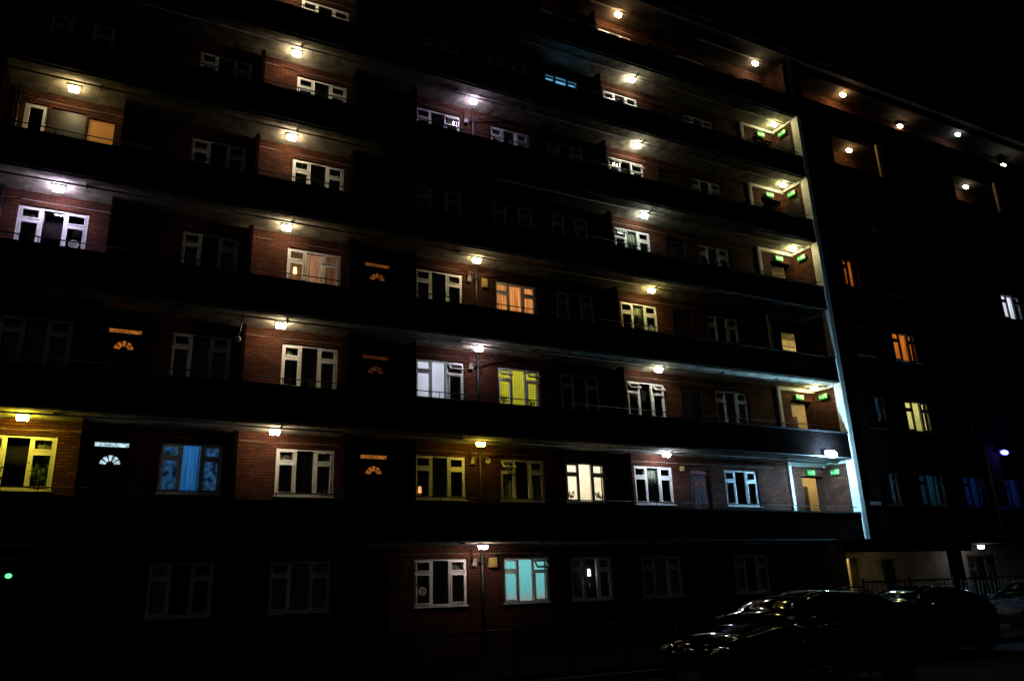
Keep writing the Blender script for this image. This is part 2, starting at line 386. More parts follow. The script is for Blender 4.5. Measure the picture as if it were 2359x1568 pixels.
for c,(xc,w) in WC.items():
    for k in range(8):
        kw=dict(spec.get((c,k),{})); ww=w
        if c=='A' and k==0: continue
        if (c,k)==('A',4): 
            holes.append((-2.58,-2.08,ztop(k)-1.2,ztop(k)))
            window(A,-2.33,k,.5,drapes='none',label='narrow white-framed window with a dark pane')
            holes.append((-2.02,-1.24,flo(k),ztop(k)-.02))
            obj('door',boxme('door',[(-2.017,-1.243,WY+.04,WY+.2,flo(k),ztop(k)-.023)],M['doord']),A)
            holes.append((-1.18,-.6,ztop(k)-1.2,ztop(k)-.08))
            bm=bmesh.new(); box(bm,-.287,.287,.1,.12,-1.197,-.083)
            obj('roller_blind',mesh_from(bm,'roller_blind',G('orange_roller_blind',(1,0.40,0.07),0.2,'plain',0.8)),A,(-.89,WY,ztop(k)))
            continue
        holes.append((xc-ww/2,xc+ww/2,ztop(k)-1.2,ztop(k)))
        window(A,xc,k,ww,**kw)
og=emit('orange_hall_light',(1.0,0.30,0.04),0.33,patch=True); og2=emit('dimmer_orange_hall_light',(1.0,0.30,0.05),0.15,patch=True); odim=emit('faint_orange_hall_light',(1.0,0.26,0.05),0.045,patch=True)
wg=emit('white_hall_light',(0.62,0.88,1.0),0.9,patch=True); rdim=emit('faint_red_hall_light',(0.8,0.1,0.08),0.02)
dspec={(0.22,1):wg,(0.22,2):og,(6.47,1):og,(6.47,2):odim,(6.47,3):og2,(17.5,1):rdim}
for x in DC:
    for k in range(8):
        holes.append((x-.43,x+.43,flo(k),ztop(k)))
        door(A,x,k,M['doorr'] if (x,k)==(17.5,1) else None,dspec.get((x,k)),label='red front door' if (x,k)==(17.5,1) else None)
for k in range(1,8): holes.append((22.1,23.18,flo(k),ztop(k)-0.1))
obj('wall',holes_plate('wall',XL,XR,0.0,ZR,WY,WY+.35,holes,M['brick']),A)
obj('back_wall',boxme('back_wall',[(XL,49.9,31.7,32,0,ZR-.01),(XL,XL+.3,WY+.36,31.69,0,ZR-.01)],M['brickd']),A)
obj('roof',boxme('roof',[(XL-.3,50.2,18.75,32.3,ZR,ZR+.28)],M['roofc']),A)
obj('roof_covering',boxme('roof_covering',[(XL-.35,50.25,18.70,32.35,ZR+.285,ZR+.33)],M['roof']),A)
for k in range(8):
    z0=flo(k); z1=soff(k)
    o=obj('stair_lobby',boxme('stair_lobby',[(21.0,25.2,22.2,22.3,z0,z1-.02),(20.9,20.99,WY+.36,22.3,z0,z1-.02),(25.21,25.3,WY+.36,22.3,z0,z1-.02)],M['cream']),A)
    obj('floor_slab',slabme('floor_slab',(XL+.3,25.3,WY+.36,22.35,z1,z1+.17)),o)
    obj('inner_door',boxme('inner_door',[(23.5,24.45,22.12,22.17,z0,z0+2.05)],M['doord']),o)
for k in range(1,8):
    s=soff(k-1); f=flo(k)
    d=obj('walkway_deck',slabme('walkway_deck',(XL,XR,PY,WY-.002,s,f)),A)
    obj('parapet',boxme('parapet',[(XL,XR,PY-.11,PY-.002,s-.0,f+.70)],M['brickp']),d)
    obj('coping',boxme('coping',[(XL,XR,PY-.14,PY+.03,f+.703,f+.75)],M['cop']),d)
    obj('slab_edge',boxme('slab_edge',[(XL,XR,PY-.13,PY-.112,s-.0,s+.04)],M['edge']),d)
    x=XL+.4
    bm=bmesh.new(); tube(bm,[(XL,PY-.05,f+.93),(XR-.1,PY-.05,f+.93)],.014,6)
    while x<XR-.2:
        tube(bm,[(x,PY-.05,f+.75),(x,PY-.05,f+.93)],.010,6); x+=1.37
    obj('railing',mesh_from(bm,'railing',M['rail']),d)
    for (px,tipy,gap) in ((-.42,19.72,0.002),(2.84,19.88,.05),(5.52,19.70,0.002),(7.36,19.74,.05),(12.0,19.80,.05),(14.42,19.84,.05)):  # piers added to stop lamp light spreading along the wall
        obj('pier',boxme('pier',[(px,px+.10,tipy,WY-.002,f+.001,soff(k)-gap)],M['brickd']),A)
for k in range(0,8):
    s=soff(k)
    bm=bmesh.new()
    tube(bm,[(XL,19.32,s-.055),(5+.3*k,19.32,s-.05),(5.15+.3*k,19.45,s-.05),(XR,19.45,s-.05)],.022,6)
    for xx in [XL+.8+2.4*i for i in range(13)]: box(bm,xx,xx+.05,19.28,19.50,s-.03,s-.001)
    obj('conduit',mesh_from(bm,'conduit',M['pipe']),A)
    bm=bmesh.new(); pts=[]
    z=ztop(k)+.12
    for i in range(60):
        x=XL+.5+i*(20.8-XL)/60; pts.append((x,WY-.012,z+.012*math.sin(i*1.7)))
    tube(bm,pts,.007,5); obj('cable',mesh_from(bm,'cable',M['cable']),A)
def pipe_run(x,r=.045,y=WY-.09):
    bm=bmesh.new()
    for k in range(0,8):
        z0=flo(k); z1=soff(k)
        tube(bm,[(x,y,z0+.001),(x,y,z1-.002)],r,10)
        for zz in (z0+.5,z1-.5): box(bm,x-r-.02,x+r+.02,y-r-.006,WY-.001,zz,zz+.05)
        tube(bm,[(x,y,z1-.55),(x+.12,y-.02,z1-.35),(x+.35,y-.02,z1-.28),(x+.6,y-.25,z1-.08)],.02,6)
        tube(bm,[(x,y,z1-.5),(x-.12,y-.02,z1-.42),(x-.28,y,z1-.42),(x-.28,y,z1-.12)],.014,6)
    return obj('downpipe',mesh_from(bm,'downpipe',M['pipe']),A)
pipe_run(9.52); pipe_run(-2.72,.04)
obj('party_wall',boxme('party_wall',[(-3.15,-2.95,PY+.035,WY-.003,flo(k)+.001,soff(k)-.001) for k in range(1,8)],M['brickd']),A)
obj('return_wall',boxme('return_wall',[(23.301,23.47,19.2,WY+.36,flo(k)-.18,soff(k)) for k in range(1,8)],M['brick']),A)
obj('rendered_post',boxme('rendered_post',[(23.27,23.475,18.86,19.198,soff(0)-.0,soff(6)+.02)],M['render'],0.006),A)
for k in range(1,7):
    obj('door_surround',boxme('door_surround',[(21.45,21.58,WY-.09,WY-.003,flo(k),soff(k)-.13),(21.45,23.297,WY-.09,WY-.003,soff(k)-.128,soff(k)-.003),
       (23.22,23.298,19.2,WY-.093,soff(k)-.10,soff(k)-.003)],M['render']),A)
for k in (5,6):
    obj('side_door',boxme('side_door',[(23.27,23.299,19.35,20.0,flo(k)+.01,flo(k)+1.95)],M['doord']),A)

# ================================================================ WING
Wg=thing('apartment_building','dark brick wing of the apartment block with scattered lit windows','apartment building',(0,0,0))
VY=18.95; WX1=50.0
frame_unlit=mat('shaded_dark_frame',(.07,.07,.07),.6,var=.2)  # shade of the unlit wing windows put into the frame colour
frame_lit=mat('lit_grey_frame',(.2,.2,.2),.6,var=.2)  # lighter copy of the frame, light put into its colour
wcols={'a':(25.06,1.0),'b':(27.4,1.44),'c':(29.95,1.44),'d':(32.5,1.44),'e':(35.3,1.44),'f':(38.6,1.44),'g':(42,1.44),'h':(45.5,1.44)}
wspec={('b',3):O2,('b',2):Y2,('b',1):T2,('c',1):B2,('d',1):B2,('e',4):W2}
wh=[]
for c,(xc,w) in wcols.items():
    for k in range(1,6):
        wh.append((xc-w/2,xc+w/2,ztop(k)-1.2,ztop(k)))
        if (c,k)==('a',4):
            window(Wg,xc,k,w,wy=VY,styles=[(.33,.85,O3)],mt=frame_unlit,label='window with a strip of dim orange light'); continue
        window(Wg,xc,k,w,wy=VY,style=wspec.get((c,k)),mt=frame_lit if (c,k) in wspec else frame_unlit,label='lit window in the dark wing' if (c,k) in wspec else None)
rec=[(25.2,28.4),(33.0,36.6)]
for a,b in rec: wh.append((a,b,flo(6)+.95,soff(6)-.002))
wh.append((23.9,WX1-.3,flo(7)+.95,soff(7)-.004))
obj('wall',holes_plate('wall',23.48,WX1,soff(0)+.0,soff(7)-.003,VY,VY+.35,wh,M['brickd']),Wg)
obj('recess_wall',boxme('recess_wall',[(23.66,WX1,WY,WY+.3,flo(6)-.1,soff(7)-.003)],M['brick']),Wg)
for k in (6,7):
    obj('balcony_slab',slabme('balcony_slab',(23.66,WX1,VY+.352,WY-.002,soff(k-1),flo(k)),M['roofc']),Wg)
for x in (24.9,28.5,32.7,36.7):
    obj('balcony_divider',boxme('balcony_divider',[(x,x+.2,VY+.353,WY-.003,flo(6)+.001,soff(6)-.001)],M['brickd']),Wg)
for x in (28.1,36.3):
    obj('balcony_post',boxme('balcony_post',[(x,x+.1,VY+.05,VY+.15,flo(6)+.951,soff(6)-.003)],M['cream']),Wg)
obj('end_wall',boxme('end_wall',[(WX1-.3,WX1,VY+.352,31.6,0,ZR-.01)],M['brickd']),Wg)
obj('canopy',boxme('canopy',[(21.3,WX1,18.2,WY-.004,soff(0)-.006-.14,soff(0)-.006)],M['cop']),Wg)
obj('canopy_lamp_screen',boxme('canopy_lamp_screen',[(21.3,27.8,18.2,18.28,soff(0)-.42,soff(0)-.149)],M['cop']),Wg)  # deep front strip added to hide the lamp under the canopy
gh=[(23.5,24.25,0.02,2.35),(25.5,26.3,0.02,2.3),(30.4,32.3,0.6,2.4)]
obj('ground_floor_wall',holes_plate('ground_floor_wall',23.31,WX1,0,soff(0)-.15,WY,WY+.35,gh,M['creamd']),Wg)
obj('entrance_door',boxme('entrance_door',[(25.51,26.29,WY+.12,WY+.17,.03,2.29)],M['doord']),Wg)
window(Wg,31.35,0,1.88,1.78,label='tall ground-floor window with thin frames',zt=2.39,drapes='sides',mt=frame_lit)
for x,m in ((21.35,'creamd'),(27.25,'brickd'),(33.4,'brickd'),(38,'creamd'),(43,'creamd')):
    obj('pillar',boxme('pillar',[(x,x+.38,18.5,18.82,0.0,soff(0)-.15)],M[m],.01),Wg)
bm=bmesh.new()
for i in range(9): tube(bm,[(30.45+i*.225,WY-.03,.62),(30.45+i*.225,WY-.03,2.38)],.011,6)
for zz in (.7,1.5,2.3): tube(bm,[(30.42,WY-.03,zz),(32.28,WY-.03,zz)],.011,6)
obj('window_bars',mesh_from(bm,'window_bars',M['pipe']),Wg)
obj('brick_pier',boxme('brick_pier',[(30.95,31.65,VY-.12,VY-.002,soff(0)+.01,soff(1)+.9)],M['brick']),Wg)

# ================================================================ LAMPS
lm_cache={}
PW=0.92
def lamp(x,k,col,power=1.0,y=19.62,z=None,loc=None,label='small rectangular bulkhead lamp glowing under the walkway ceiling'):
    s=soff(k) if z is None else z
    if 'b' not in lm_cache:
        lm_cache['b']=boxme('base',[(-.15,.15,-.08,.08,-.04,-.002)],M['greybox'],.005)
    t=thing('ceiling_lamp',label,'lamp',(x,y,s),group='bulkhead lamps under the walkways')
    obj('base',lm_cache['b'],t)
    key=(tuple(col),power)
    if key not in lm_cache:
        bm=bmesh.new(); v=box(bm,-.12,.12,-.06,.06,-.15,-.042)
        for q in v:
            if q.co.z<-.1: q.co.x*=.85; q.co.y*=.8
        lm_cache[key]=mesh_from(bm,'diffuser',emit('lamp_glow',col,95*power*PW))
    obj('diffuser',lm_cache[key],t)
    return t
warm=(1,.80,.52)
for k,c,p in ((1,(1,.78,.06),1.35),(3,(.78,.68,1),1.7),(4,(1,.78,.38),.75)): lamp(-1.57,k,c,p)
for k,p in ((1,1.0),(2,1.0),(3,.95),(4,1.1),(5,1.05),(6,1.1)): lamp(3.744,k,warm,p)
for k,c,p in ((0,(1,.82,.72),.75),(1,(1,.76,.08),.6),(2,(.95,.82,.95),.85),(3,(1,.78,.42),.7),(5,(.78,.66,1),1.0)): lamp(9.32,k,c,p)
for k,c,p in ((1,(.78,.84,1),1.8),(2,(1,.98,.78),.9),(3,(1,.80,.30),.9),(4,(.95,1,.88),1.05),(5,(1,.92,.68),1.25),(6,(1,.92,.68),1.1)): lamp(15.74,k,c,p)
lamp(15.4,7,(1,.66,.34),1.6)
for k,p in ((2,1.0),(4,1.0),(5,.85),(6,.85)): lamp(22.77,k,(1,.90,.45),p)
lamp(22.24,7,(1,.85,.5),.9)
lamp(27.4,7,(1,.62,.26),1.1); 
wl='small lamp high on the recessed wing wall'
lamp(31.8,7,(1,.76,.42),.35,y=20.115,z=20.40+CZ,label=wl); lamp(35.3,7,(.85,.9,1),.3,y=19.55); lamp(39.7,7,(.9,.92,.85),.5,y=20.115,z=20.18+CZ,label=wl)
lamp(27.3,6,(1,.66,.26),.45,y=19.75); lamp(35.3,6,(1,.88,.6),.25,y=19.75)
lamp(29.9,0,(.8,.8,1),.3,y=19.2,z=soff(0)-.147,label='small white lamp under the entrance canopy')
lamp(24.6,0,(1,.82,.5),.13,y=18.7,z=soff(0)-.147,label='added dim lamp, unseen behind the canopy front strip')  # lamp added to brighten the entrance wall, kept out of sight
for k,p in ((1,.9),(2,.7),(3,.8),(4,.6)):
    lamp(24.8,k,(1,.84,.46),p,y=21.2,z=soff(k)-.003,label='small ceiling lamp inside the stair lobby')
lamp(24.7,0,(1,.82,.45),.8,y=21.3,z=soff(0)-.003,label='small ceiling lamp inside the stair lobby')
def flood(name,label,x,y,z,col,st,s=1.0):
    t=thing(name,label,'floodlight',(x,y,z))
    bm=bmesh.new(); box(bm,-.15,.15,-.04,.02,-.05,.11); box(bm,-.03,.03,.021,.10,-.02,.03)
    bmesh.ops.bevel(bm,geom=bm.edges[:],offset=.004,segments=1,affect='EDGES')
    obj('housing',mesh_from(bm,'housing',M['pipe']),t)
    bm=bmesh.new(); bmesh.ops.create_uvsphere(bm,u_segments=14,v_segments=8,radius=1)
    for v in bm.verts: v.co=Vector((v.co.x*.22*s,v.co.y*.09*s-.145*s,v.co.z*.10*s-.03))
    obj('lens',mesh_from(bm,'lens',emit('floodlight_glow',col,st)),t)
flood('floodlight','bluish-white floodlight fixed to the parapet',21.95,PY-.24,4.12+CZ,(.30,.66,1.0),850,1.15)
flood('floodlight','small blue floodlight on the brick pier',31.6,VY-.26,4.62+CZ,(.06,.06,1.0),18,1.0)
# ================================================================ EXIT SIGNS
def exit_sign(x,y,z,rot,lit=True):
    t=thing('exit_sign','green emergency exit sign with running figure and arrow','sign',(x,y,z),(0,0,rot),group='emergency exit signs')
    bd=obj('board',boxme('board',[(-.2,.2,-.02,0,-.1,.1)],M['sgreen']),t)
    bm=bmesh.new()
    def poly(pts):
        va=[bm.verts.new((p[0],-.026,p[1])) for p in pts]; vb=[bm.verts.new((p[0],-.0205,p[1])) for p in pts]
        bm.faces.new(va); bm.faces.new(vb[::-1]); n=len(pts)
        for i in range(n): bm.faces.new((va[i],va[(i+1)%n],vb[(i+1)%n],vb[i]))
    poly([(.09,-.075),(.17,-.075),(.17,.08),(.09,.08)])
    poly([(.035+.02*math.cos(a),.06+.02*math.sin(a)) for a in [i*math.pi/4 for i in range(8)]])
    poly([(-.01,.03),(.03,.038),(.02,-.02),(-.02,-.02)])
    poly([(-.02,-.022),(0.0,-.022),(-.03,-.05),(-.075,-.055),(-.075,-.04),(-.04,-.038)])
    poly([(.002,-.022),(.02,-.022),(.045,-.05),(.03,-.08),(.012,-.078),(.024,-.052)])
    poly([(.033,.034),(.07,.01),(.063,.0),(.03,.02)])
    poly([(-.18,0),(-.13,.045),(-.13,.016),(-.085,.016),(-.085,-.016),(-.13,-.016),(-.13,-.045)])
    obj('pictogram',mesh_from(bm,'pictogram',M['swhite']),t)
    t.scale=(.95,1,.92)
for k in (1,2,4,5,6):
    exit_sign(22.5,WY-.095,ztop(k)+.02,0); exit_sign(23.21,19.66,ztop(k)+.0,-math.pi/2)
# ================================================================ wall bits
def wallbox(name,label,cat,x,z,w,h,m,y=WY,d=.08):
    t=thing(name,label,cat,(x,y,z),me=None)
    obj('case',boxme('case',[(-w/2,w/2,-d,-.002,-h/2,h/2)],m,.006),t)
    obj('cover',boxme('cover',[(-w/2+.02,w/2-.02,-d-.012,-d-.002,-h/2+.02,h/2-.02)],m,.003),t)
    return t
for k in (0,1,2,3,5):
    wallbox('junction_box','grey metal junction box on the brick wall','electrical box',9.3,ztop(k)-.12,.14,.2,M['greybox'])
wallbox('meter_box','yellowed plastic box beside the downpipe','electrical box',9.82,ztop(3)-.18,.2,.3,M['ybox'])
wallbox('meter_box','yellowed plastic box beside the downpipe','electrical box',9.86,ztop(0)-.12,.26,.26,M['ybox'])
wallbox('notice_box','small pale yellow box on the brick wall','electrical box',16.75,ztop(1)-.05,.14,.14,M['ybox'])
wallbox('name_plate','pale plate on the dark wing wall','sign',24.1,2.52+CZ,.6,.14,M['plate'],y=VY,d=.02)
wallbox('name_plate','blue plate under the violet floodlight','sign',31.3,2.45+CZ,.6,.16,M['plateb'],y=VY-.12,d=.02)
def vent(x,z):
    t=thing('wall_vent','round white wall vent beside the pipes','vent',(x,WY-.02,z))
    bm=bmesh.new()
    for r,w_ in ((.07,.012),(.045,.008),(.02,.008)): tube(bm,circle((0,0,0),r,16),w_,6,True)
    obj('grille',mesh_from(bm,'grille',M['pvc']),t)
vent(9.8,ztop(1)-.08)
t=thing('security_camera','domed security camera hanging from a curved bracket','security camera',(2.75,19.25,soff(2)))
obj('bracket',tubeme('bracket',[[(0,0,-.002),(-.02,0,-.3),(-.06,-.02,-.5),(-.1,-.05,-.62)]],.02,M['pipe']),t)
bm=bmesh.new(); bmesh.ops.create_uvsphere(bm,u_segments=16,v_segments=10,radius=.085)
for v in bm.verts: v.co+=Vector((-.1,-.05,-.7))
obj('dome',mesh_from(bm,'dome',M['pvc'],True),t)
t=thing('indicator_light','tiny green indicator light on the wall','light',(-1.42,WY,.69+CZ))
obj('case',boxme('case',[(-.07,.07,-.05,-.002,-.06,.06)],M['pipe'],.004),t)
bm=bmesh.new(); bmesh.ops.create_uvsphere(bm,u_segments=12,v_segments=8,radius=.05)
for v in bm.verts: v.co.x*=1.3; v.co.y-=.07
obj('lens',mesh_from(bm,'lens',emit('green_indicator',(.15,1,.35),1.6),True),t)

# ================================================================ PLANTS, TABLE LAMPS
def plant(x,k,dx_h=.3,n=26,spread=.16,y=.2):
    t=thing('potted_plant','small leafy potted plant on a window sill','plant',(x,WY+y,ztop(k)-1.2))
    bm=bmesh.new(); bmesh.ops.create_cone(bm,segments=14,radius1=.035,radius2=.05,depth=.09,cap_ends=True)
    for v in bm.verts: v.co.z+=.05
    obj('pot',mesh_from(bm,'pot',M['pot']),t)
    bm=bmesh.new()
    for i in range(n):
        a=random.random()*6.28; h=random.uniform(.3,1)*dx_h; r=random.uniform(.2,1)*spread
        tip=Vector((r*math.cos(a),max(-.05,min(.02,r*.25*math.sin(a))),.09+h)); base=Vector((0,0,.09)); mid=(base+tip)/2+Vector((0,0,.05))
        tube(bm,[base,mid,tip],.003,4)
        L=random.uniform(.04,.08); d=Vector((math.cos(a),-.2,random.uniform(-.5,.7))).normalized(); s=Vector((-d.z,0,d.x)).normalized()*L*.35
        vs=[bm.verts.new(p) for p in (tip,tip+d*L*.5+s,tip+d*L,tip+d*L*.5-s)]; bm.faces.new(vs)
    obj('foliage',mesh_from(bm,'foliage',M['leaf']),t)
plant(-2.0,1,.42,34,y=.06); plant(-1.15,1,.5,34,.2,y=.06)
plant(12.6,1,.26,26,.10,y=.15); plant(13.52,1,.26,20,.06,y=.15); plant(13.66,1,.18,14,.05,y=.15)
plant(10.45,2,.26,30,.13,y=.15); plant(11.4,2,.2,24,.11,y=.15)
def table_lamp_or_reflection(x,k,col,st,h=.28):
    t=thing('table_lamp_or_reflection','small glowing table lamp on a window sill, also used for a reflected lamp','lamp',(x,WY+.19,ztop(k)-1.2))
    bm=bmesh.new(); tube(bm,[(0,0,.003),(0,0,h*.5)],.012,8); tube(bm,[(0,0,.003),(0,0,.02)],.05,12)
    obj('stand',mesh_from(bm,'stand',M['brass']),t)
    bm=bmesh.new(); bmesh.ops.create_cone(bm,segments=16,radius1=.055,radius2=.04,depth=min(.2,h*.5),cap_ends=False)
    for v in bm.verts: v.co.z+=h*.8; v.co.y*=.8
    obj('lamp_shade',mesh_from(bm,'lamp_shade',emit('lamp_shade_glow',col,st)),t)
table_lamp_or_reflection(7.82,1,(1,.42,.12),1.2,.34); table_lamp_or_reflection(4.18,3,(1,.6,.25),4,.75); table_lamp_or_reflection(13.1,0,(.9,.85,1),3,.95)  # last one stands in for a lamp reflected in the glass

# ================================================================ GROUND
def sheet(name,x0,x1,y0,y1,z,m):
    bm=bmesh.new(); v=[bm.verts.new(p) for p in ((x0,y0,z),(x1,y0,z),(x1,y1,z),(x0,y1,z))]; bm.faces.new(v)
    o=obj(name,mesh_from(bm,name,m)); o['kind']='structure'; return o
sheet('ground',-400,400,-400,400,0,M['asphalt'])
o=obj('pavement',boxme('pavement',[(-60,60,13.2,20.19,0.001,.015)],M['paving'])); o['kind']='structure'
o=obj('lawn',boxme('lawn',[(-20,18.5,14.4,20.18,.016,.09)],M['grass'])); o['kind']='structure'
o=obj('kerb',boxme('kerb',[(-60,60,13.0,13.19,0.001,.12)],M['kerb'],.01)); o['kind']='structure'
def fence(name,label,x0,x1,y,h,gap,bar,thick):
    t=thing(name,label,'fence',(x0,y,0.016)); n=int((x1-x0)/gap)
    obj('rail',boxme('rail',[(0,x1-x0,-.02,.02,h-.05,h),(0,x1-x0,-.015,.015,.14,.18)],M['rail'],.004),t)
    bm=bmesh.new()
    for i in range(n+1):
        x=i*gap; tube(bm,[(x,-.001,.181),(x,-.001,h-.051)],thick,5)
    obj('bars',mesh_from(bm,'bars',M['rail']),t)
    bm=bmesh.new(); x=0
    while x<=x1-x0+.01: box(bm,x-.035,x+.035,-.065,-.022,-.01,h+.08); x+=bar
    obj('posts',mesh_from(bm,'posts',M['rail']),t)
fence('metal_fence','black metal railing with upright bars by the entrance',19.5,31.5,16.2,1.55,.2,2.0,.016)
fence('low_fence','low dark metal rail fence along the lawn',-8,14.5,13.6,.95,1.25,2.5,.02)
t=thing('potted_shrub','dark shrub in a tub inside the entrance','plant',(23.95,19.95,.02))
bm=bmesh.new(); bmesh.ops.create_cone(bm,segments=18,radius1=.17,radius2=.22,depth=.36,cap_ends=True)
for v in bm.verts: v.co.z+=.18
obj('tub',mesh_from(bm,'tub',M['black']),t)
bm=bmesh.new()
for i in range(420):
    a=random.random()*6.28; u=random.uniform(-1,1); r=random.random()**.4
    c=Vector((.24*r*math.sqrt(1-u*u)*math.cos(a),.2*r*math.sqrt(1-u*u)*math.sin(a),1.05+.65*u*r))
    d=Vector((random.gauss(0,1),random.gauss(0,1),random.gauss(0,1))).normalized(); e=d.orthogonal().normalized()
    L=.05; bm.faces.new([bm.verts.new(p) for p in (c,c+d*L+e*L*.4,c+d*2*L,c+d*L-e*L*.4)])
obj('foliage',mesh_from(bm,'foliage',M['leaf']),t)

# ================================================================ CARS
def paint(name,col):
    m,nt,b=newmat(name); L=nt.links
    b.inputs['Base Color'].default_value=col+(1,); b.inputs['Roughness'].default_value=.04; b.inputs['Specular IOR Level'].default_value=.14
    tc=nt.nodes.new('ShaderNodeTexCoord'); v=nt.nodes.new('ShaderNodeTexVoronoi'); v.inputs['Scale'].default_value=22
    L.new(tc.outputs['Object'],v.inputs['Vector'])
    mr=nt.nodes.new('ShaderNodeMapRange'); mr.inputs['From Min'].default_value=0; mr.inputs['From Max'].default_value=.22; mr.inputs['To Min'].default_value=1; mr.inputs['To Max'].default_value=0
    mr.interpolation_type='SMOOTHSTEP'
    L.new(v.outputs['Distance'],mr.inputs['Value'])
    bp=nt.nodes.new('ShaderNodeBump'); bp.inputs['Strength'].default_value=.8; bp.inputs['Distance'].default_value=.008
    L.new(mr.outputs[0],bp.inputs['Height']); L.new(bp.outputs['Normal'],b.inputs['Normal'])
    return m
cg=mat('car_glass',(0.002,0.002,0.003),.03,var=.1,spec=.1)
rim=mat('alloy_rim',(.05,.05,.05),.4,metal=1,var=.1); lamp_m=mat('headlight_lens',(.03,.03,.04),.06,var=.05,coat=.5); tail_m=mat('tail_light_lens',(.1,.01,.01),.1,var=.05,coat=1)
chrome=mat('chrome_trim',(.3,.3,.32),.12,metal=1,var=.1)
platem=mat('number_plate_enamel',(.1,.09,.07),.4,var=.05)
def lerp(tb,x):
    for i in range(len(tb)-1):
        if tb[i][0]<=x<=tb[i+1][0]:
            t=(x-tb[i][0])/(tb[i+1][0]-tb[i][0]); t=t*t*(3-2*t)*.5+t*.5
            return tb[i][1]+(tb[i+1][1]-tb[i][1])*t
    return tb[-1][1] if x>tb[-1][0] else tb[0][1]
def car(label,x,y,rot,col,pname,hs=1.0,L=4.5):
    t=thing('parked_car',label,'car',(x,y,0.0),(0,0,rot),group='cars parked in front of the block')
    pm=paint(pname,col); h=L/2; W=.9
    top=[(-h,.62*hs),(-h+.12,.78*hs),(-h+.5,.90*hs),(-h+1.35,1.02*hs),(h-.5,1.03*hs),(h-.08,.98*hs),(h,.7*hs)]
    wid=[(-h,.62),(-h+.15,.76),(-h+.6,.87),(0,.9),(h-.6,.88),(h-.1,.78),(h,.7)]
    bm=bmesh.new(); rings=[]; n=46
    wx=(-h+.85,h-.85)
    for i in range(n+1):
        xx=-h+L*i/n; zt=lerp(top,xx); w=lerp(wid,xx); zb=.26
        for c in wx:
            d=abs(xx-c)
            if d<.37: zb=max(zb,math.sqrt(.37**2-d*d)+.33)
        zb2=min(zb,zt-.2); lo=max(.26,zb2)
        pts=[(0,.25),(w*.72,.25),(w*.74,max(.25,lo-.02)),(w*.97,lo),(w,max(lo+.03,.55)),(w*1.0,max(lo+.05,zt-.3)),(w*.97,zt-.1),(w*.9,zt-.02),(w*.6,zt+.025),(0,zt+.045)]
        ring=[bm.verts.new((xx,-p[0],p[1])) for p in pts]+[bm.verts.new((xx,p[0],p[1])) for p in pts[-2:0:-1]]
        rings.append(ring)
    for a,b in zip(rings,rings[1:]):
        m=len(a)
        for s in range(m): bm.faces.new((a[s],a[(s+1)%m],b[(s+1)%m],b[s])).smooth=True
    bm.faces.new(rings[0]); bm.faces.new(rings[-1][::-1])
    obj('body',mesh_from(bm,'body',pm),t)
    rz=1.48*hs
    zc=[(-h+1.15,.99*hs),(-h+1.5,1.18*hs),(-h+2.0,1.40*hs),(-h+2.4,rz-.02),(0.3,rz),(h-1.0,rz-.04),(h-.55,1.3*hs),(h-.2,1.0*hs)]
    def gh(zlo_f,inset,top_cut,n=30):
        bm=bmesh.new(); R=[]
        for i in range(n+1):
            xx=-h+1.18+(L-1.42)*i/n; zt=lerp(zc,xx); zl=.96*hs
            f=(zt-zl)/(rz-zl); wb=.85; wt=.85-.2*f
            pts=[(wb,zl),((wb+wt)/2+.015,(zl+zt)/2),(wt+.01,zt-.07*f),(wt-.07,zt-.012),(wt*.5,zt+.018),(0,zt+.028)]
            R.append([bm.verts.new((xx,-p[0]*inset,p[1]-top_cut)) for p in pts]+[bm.verts.new((xx,p[0]*inset,p[1]-top_cut)) for p in pts[-2::-1]])
        return bm,R
    bm,R=gh(0,1,0)
    for a,b in zip(R,R[1:]):
        m=len(a)
        for s in range(m-1): bm.faces.new((a[s],a[s+1],b[s+1],b[s])).smooth=True
    obj('window_glass',mesh_from(bm,'window_glass',cg),t)
    bm,R=gh(0,1.008,-.008)
    n=len(R)-1
    for i in range(n):
        a,b=R[i],R[i+1]; xx=(a[0].co.x+b[0].co.x)/2; m=len(a)
        for s in range(m-1):
            side = s<=1 or s>=m-3
            roof = (not side) and (-h+2.15<xx<h-.75)
            edge = (s==2 or s==m-4)
            pill = side and (abs(xx-.15)<.06 or abs(xx-(h-1.15))<.07 or xx>h-.45)
            if roof or edge or pill: bm.faces.new((a[s],a[s+1],b[s+1],b[s])).smooth=True
    bmesh.ops.delete(bm,geom=[v for v in bm.verts if not v.link_faces],context='VERTS')
    obj('roof',mesh_from(bm,'roof',pm),t)
    for s in (-1,1):
        obj('roof_rail',tubeme('roof_rail',[[(-h+2.3,s*.6,rz+.0),(-h+2.5,s*.6,rz+.055),(h-1.15,s*.6,rz+.04),(h-.95,s*.6,rz-.04)]],.012,chrome,6),t)
        obj('window_trim',tubeme('window_trim',[[(-h+1.35,s*.87,.985*hs),(0,s*.885,1.0*hs),(h-.5,s*.86,1.0*hs)]],.009,chrome,6),t)
    if 'tyre' not in lm_cache:
        bm=bmesh.new(); prof=[(.20,-.1),(.31,-.11),(.335,-.08),(.335,.08),(.31,.11),(.20,.1)]; R2=[]
        for i in range(32):
            a=2*math.pi*i/32; R2.append([bm.verts.new((r*math.cos(a),yy,r*math.sin(a))) for r,yy in prof])
        for i in range(32):
            a,b=R2[i],R2[(i+1)%32]
            for s in range(6): bm.faces.new((a[s],a[(s+1)%6],b[(s+1)%6],b[s]))
        lm_cache['tyre']=mesh_from(bm,'tyre',M['black'],True)
        bm=bmesh.new()
        tube(bm,circle((0,-.08,0),.2,28),.018,6,True)
